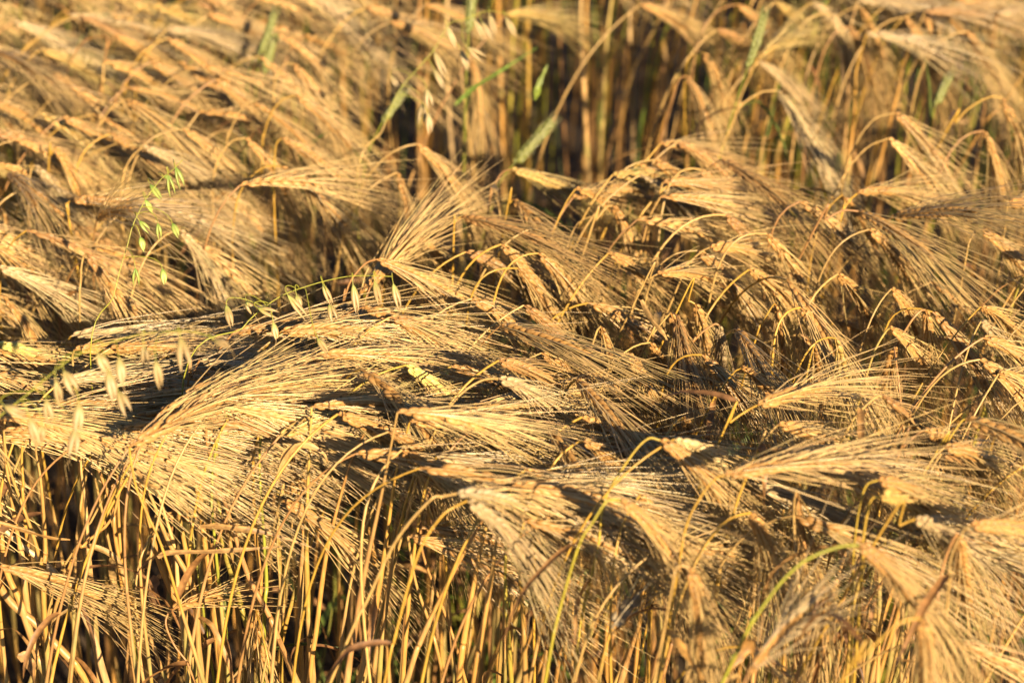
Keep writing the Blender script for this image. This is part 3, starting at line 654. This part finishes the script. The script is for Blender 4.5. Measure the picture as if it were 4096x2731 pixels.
wheat((3738,430),(3785,315),[(3725,520),(3700,640)],2.35,'small green wheat ear in the dark gap above the right crook-necked ears')
wheat((2052,660),(2207,494),[(2000,730),(1960,850)],2.25,'dull green wheat ear leaning right in the dark gap at the top centre')
wheat((905,2496),(905,2354),[(910,2600),(915,2731)],1.74,'small dark green wheat ear low between the lower left stems')
wheat((3860,250),(3890,170),[(3850,320),(3840,420)],2.5,'faint green wheat ear below the top right clump')

# ------------------------------------------------------------------ wild oats
def spikelet(P, Q, wdt, col, tip=None, tilt=None):
    """two papery husks, slightly parted at the tip, from P hanging to Q"""
    ax = Q - P; L = np.linalg.norm(ax); ax = ax / L; side = nrm(np.cross(ax, FWD)) ; g = Geo()
    t = np.array([0, .05, .15, .3, .45, .6, .75, .88, 1.0]); r = np.array([.12, .35, .72, .97, 1.0, .86, .58, .30, .05])
    op = rng.uniform(.02, .07) + (rng.random() < .25) * .08
    for sgn in (-1, 1):
        a2 = nrm(ax + side * sgn * op); cl = P + a2[None] * (t * L * (1 if sgn < 0 else rng.uniform(.86, .97)))[:, None] + side * sgn * wdt * .18 * np.sin(t * math.pi)[:, None] + FWD * sgn * .0003
        V, Q_ = tubes(cl[None], (r * wdt * .5)[None] * .86, 10, flat=.62)
        cc = np.array(col)[None] * (1 - .0 * t[:, None]); tc = np.array(tip if tip is not None else col)
        cc = cc * np.clip(t * 2.2, 0, 1)[:, None] + tc[None] * (1 - np.clip(t * 2.2, 0, 1))[:, None]
        stripe = 1 + .13 * np.cos(np.arange(10) * math.pi)[None, :, None]
        g.add(V, Q_, (cc[:, None, :] * stripe * rng.normal(1, .04)).reshape(-1, 3))
    if rng.random() < .5:
        e = Q + ax * rng.uniform(.004, .016) + side * rng.normal(0, .006); w_ = bezier(Q - ax * L * .3, Q, Q + (e - Q) * .5, e, 6)
        V, Q_ = tubes(w_[None], np.linspace(.00035, .00012, 6)[None], 3); g.add(V, Q_, np.array([.5, .33, .13]))
    return g
def oats(label, D, rachis, spk, col, tipc, wd=.0062, scol=None, low=None, seed=1):
    global rng
    keepr = rng; rng = np.random.default_rng(seed)
    R3 = [at_d(u, v, D) for u, v in rachis]
    b = R3[-1]; root = np.array([b[0] + (low or 0), b[1] + .02, 0.])
    dn = R3[-1] - R3[-2]; m1 = b + nrm(dn) * .08; m1[2] = min(m1[2], b[2] - .03)
    path = spline([root, root * .55 + m1 * .45, m1] + R3[::-1], 90)
    t = thing('wild_oat', label, 'wild oat', (root[0], root[1], 0), 'wild oat panicles')
    g = stem_geo(path, .0014, .00045, hue=scol if scol is not None else LIME * 1.1, green=.8, k=6)
    parts = []
    up = path[30:]
    for (u0, v0, u1, v1) in spk:
        dd = D + rng.uniform(-.03, .03); P = at_d(u0, v0, dd); Q = at_d(u1, v1, dd + rng.uniform(-.006, .006))
        sc_ = np.linalg.norm(up - P, axis=1) + 1.2 * np.clip(P[2] + .006 - up[:, 2], 0, None); j = up[np.argmin(sc_)]
        ped = bezier(j, j + (P - j) * .3 + np.array([0, 0, .006]), P - nrm(Q - P) * .010 + np.array([0, 0, .003]), P, 10)
        V, Qd = tubes(ped[None], np.full((1, 10), .00036), 5); g.add(V, Qd, LIME * .95)
        c = np.array(col) * rng.normal(1, .07); parts.append(spikelet(P, Q, wd * rng.uniform(.9, 1.12), c, tipc))
    part('stem', g, M_STEM, t)
    for s in parts: part('spikelet', s, M_OAT, t)
    keepr_ = keepr; rng = keepr_
PALE = (.42, .285, .12); PG = (.36, .46, .09)
oats('crisp wild oat, straw spikelets hanging from a bowed stalk left of the big ear', 1.66,
     [(1570,1106),(1480,1103),(1400,1105),(1310,1122),(1215,1150),(1131,1182),(1054,1233),(1000,1280),(975,1310)],
     [(1291,1136,1329,1222),(1318,1215,1342,1292),(1150,1178,1232,1280),(1186,1180,1206,1238),(905,1220,928,1312),(986,1204,1016,1256),(1031,1232,1120,1262),(1412,1137,1431,1256),(1498,1124,1521,1222),(1573,1134,1600,1236),(1093,1290,1108,1360),(1270,1352,1312,1412)],
     PALE, (.32,.36,.08), wd=.0047, seed=3, low=-.04)
oats('large soft wild oat with fat cream spikelets dangling along a green stalk at left', 1.40,
     [(860,1352),(780,1328),(702,1323),(620,1329),(536,1342),(410,1378),(298,1424),(196,1501),(90,1590),(0,1662),(-120,1790)],
     [(722,1350,746,1488),(857,1360,926,1388),(574,1376,588,1486),(622,1441,645,1560),(476,1430,493,1546),(390,1412,442,1500),(432,1483,460,1612),(474,1564,520,1664),(256,1483,310,1580),(223,1519,245,1628),(183,1596,204,1700),(315,1608,311,1735),(16,1622,115,1670),(117,1668,157,1796),(168,1698,160,1784),(300,1710,290,1832),(200,1520,243,1545)],
     (.44,.31,.14), (.34,.29,.09), wd=.0058, seed=5, low=-.05)
oats('small wild oat with fresh green spikelets over the left swathe', 1.72,
     [(730,640),(690,680),(649,712),(610,760),(583,798),(555,850),(530,905),(510,980),(480,1080),(455,1180)],
     [(702,668,733,760),(672,702,694,790),(601,738,648,800),(582,800,614,854),(558,884,602,930),(631,893,641,962),(690,893,716,952),(562,948,578,1008),(650,1075,660,1140),(541,1073,546,1146),(655,706,690,712)],
     (.34,.38,.09), (.17,.28,.04), wd=.0046, seed=7)
oats('blurred wild oat with pale spikelets near the top, left of centre', 2.15,
     [(2040,60),(1960,45),(1900,60),(1850,80),(1796,95),(1760,150),(1731,200),(1670,270),(1606,340),(1560,420),(1520,520)],
     [(1895,77,1941,160),(1927,89,1977,165),(1957,54,1983,148),(2023,71,2066,148),(1785,101,1828,194),(1844,202,1876,284),(1868,190,1941,240),(1737,208,1787,314),(1737,280,1781,360),(1564,304,1596,354),(1707,357,1724,438),(1690,410,1686,500),(1712,450,1722,540)],
     (.42,.31,.15), (.34,.29,.12), wd=.0056, seed=9)

# ------------------------------------------------------------------ dead leaves standing out at the bottom
def dead_leaf(label, pts, D0, D1, w, col):
    n = 28; P = spline([at_d(u, v, D0 + (D1 - D0) * i / (len(pts) - 1)) for i, (u, v) in enumerate(pts)], n)
    T = nrm(np.gradient(P, axis=0)); S = nrm(np.cross(T, FWD)); N = np.cross(S, T); u = np.linspace(0, 1, n); tw = .75 * np.sin(u * 5 + w * 900); w = w * .72 * (1 + .22 * np.sin(u * 19 + w * 700))
    W = np.cos(tw)[:, None] * S + np.sin(tw)[:, None] * N; wd = (w * np.clip(.3 + u * 4, 0, 1) * (1 - u ** 1.6) + .0005)[:, None]
    rows = [P - W * wd + N * wd * .9, P - W * wd * .5 + N * wd * .6, P, P + W * wd * .6 + N * wd * .15, P + W * wd * 1.1 - N * wd * .25]
    V = np.stack(rows, 1).reshape(-1, 3); Q = np.array([[i * 5 + j, i * 5 + j + 1, i * 5 + j + 6, i * 5 + j + 5] for i in range(n - 1) for j in range(4)])
    g = Geo(); g.add(V, Q, (np.array(col) * rng.normal(1, .08, (n, 1, 1)) * np.array([.8, 1.0, .72, 1.08, 1.15])[None, :, None]).reshape(-1, 3))
    loc = tuple(P[0]); o = mesh_obj('dry_leaf', g, M_LEAF, None, loc)
    o['label'] = label; o['category'] = 'leaf'; o['group'] = 'dead leaves caught among the stems'
dead_leaf('tan folded leaf stretched level across the lower left stems, the lower one', [(630,2228),(680,2210),(850,2205),(1000,2195),(1130,2185)], 1.60, 1.60, .0034, (.50,.30,.12))
dead_leaf('tan leaf stretched right from a node across the lower left stems, the upper one', [(800,2105),(860,2105),(960,2115),(1100,2140),(1250,2190)], 1.60, 1.62, .0042, (.46,.27,.10))
dead_leaf('thin brown leaf lying across the stems at the far left', [(-10,2085),(110,2125),(200,2150),(280,2158)], 1.62, 1.62, .0026, (.50,.28,.09))
dead_leaf('pale narrow leaf stub crossing upper left stems under the golden sheaf', [(545,1880),(590,1935),(650,1945),(770,1930)], 1.60, 1.60, .0034, (.52,.32,.12))
dead_leaf('curled tan leaf hooping over the stems under the golden sheaf', [(1115,1900),(1150,1810),(1220,1780),(1290,1810),(1310,1850)], 1.58, 1.6, .0042, (.52,.32,.12))
dead_leaf('broad orange leaf curving off a stem at the bottom right of centre', [(2630,2540),(2690,2545),(2760,2640),(2840,2760)], 1.40, 1.36, .0052, (.58,.32,.09))
dead_leaf('brown leaf stub slanting to the bottom edge in the lower right', [(3010,2560),(2960,2630),(2890,2700)], 1.40, 1.40, .0062, (.42,.22,.06))
dead_leaf('dark brown leaf slanting behind the green hooped stem', [(3130,2270),(3200,2360),(3290,2460)], 1.62, 1.66, .0060, (.22,.12,.06))
dead_leaf('hanging brown pointed leaf low left of the bottom centre', [(1500,2380),(1490,2470),(1480,2560),(1478,2640)], 1.62, 1.62, .0048, (.42,.22,.08))
dead_leaf('orange leaf tip beside the vivid yellow stems', [(2350,2340),(2400,2370),(2470,2420)], 1.5, 1.48, .0042, (.60,.36,.12))
dead_leaf('large brown leaf hanging in the shade among the lower left stems', [(620,2300),(610,2360),(625,2430),(660,2460)], 1.74, 1.74, .0075, (.26,.14,.06))
dead_leaf('brown leaf curled at the bottom left edge', [(70,2620),(110,2640),(130,2700),(140,2760)], 1.66, 1.66, .0075, (.45,.25,.09))
dead_leaf('tan leaf folded against the two tall gold stems at right of centre', [(2566,1200),(2600,1270),(2650,1330),(2670,1360)], 1.72, 1.74, .0032, (.55,.34,.13))
dead_leaf('narrow green leaf slanting up right in the top gap', [(1820,420),(1900,350),(2010,280),(2150,190)], 2.3, 2.4, .0030, (.14,.21,.035))
dead_leaf('lime leaf standing among the back stems at top centre', [(2140,400),(2160,330),(2190,260)], 2.3, 2.3, .0048, (.22,.28,.04))
print('total individuals', COUNT)
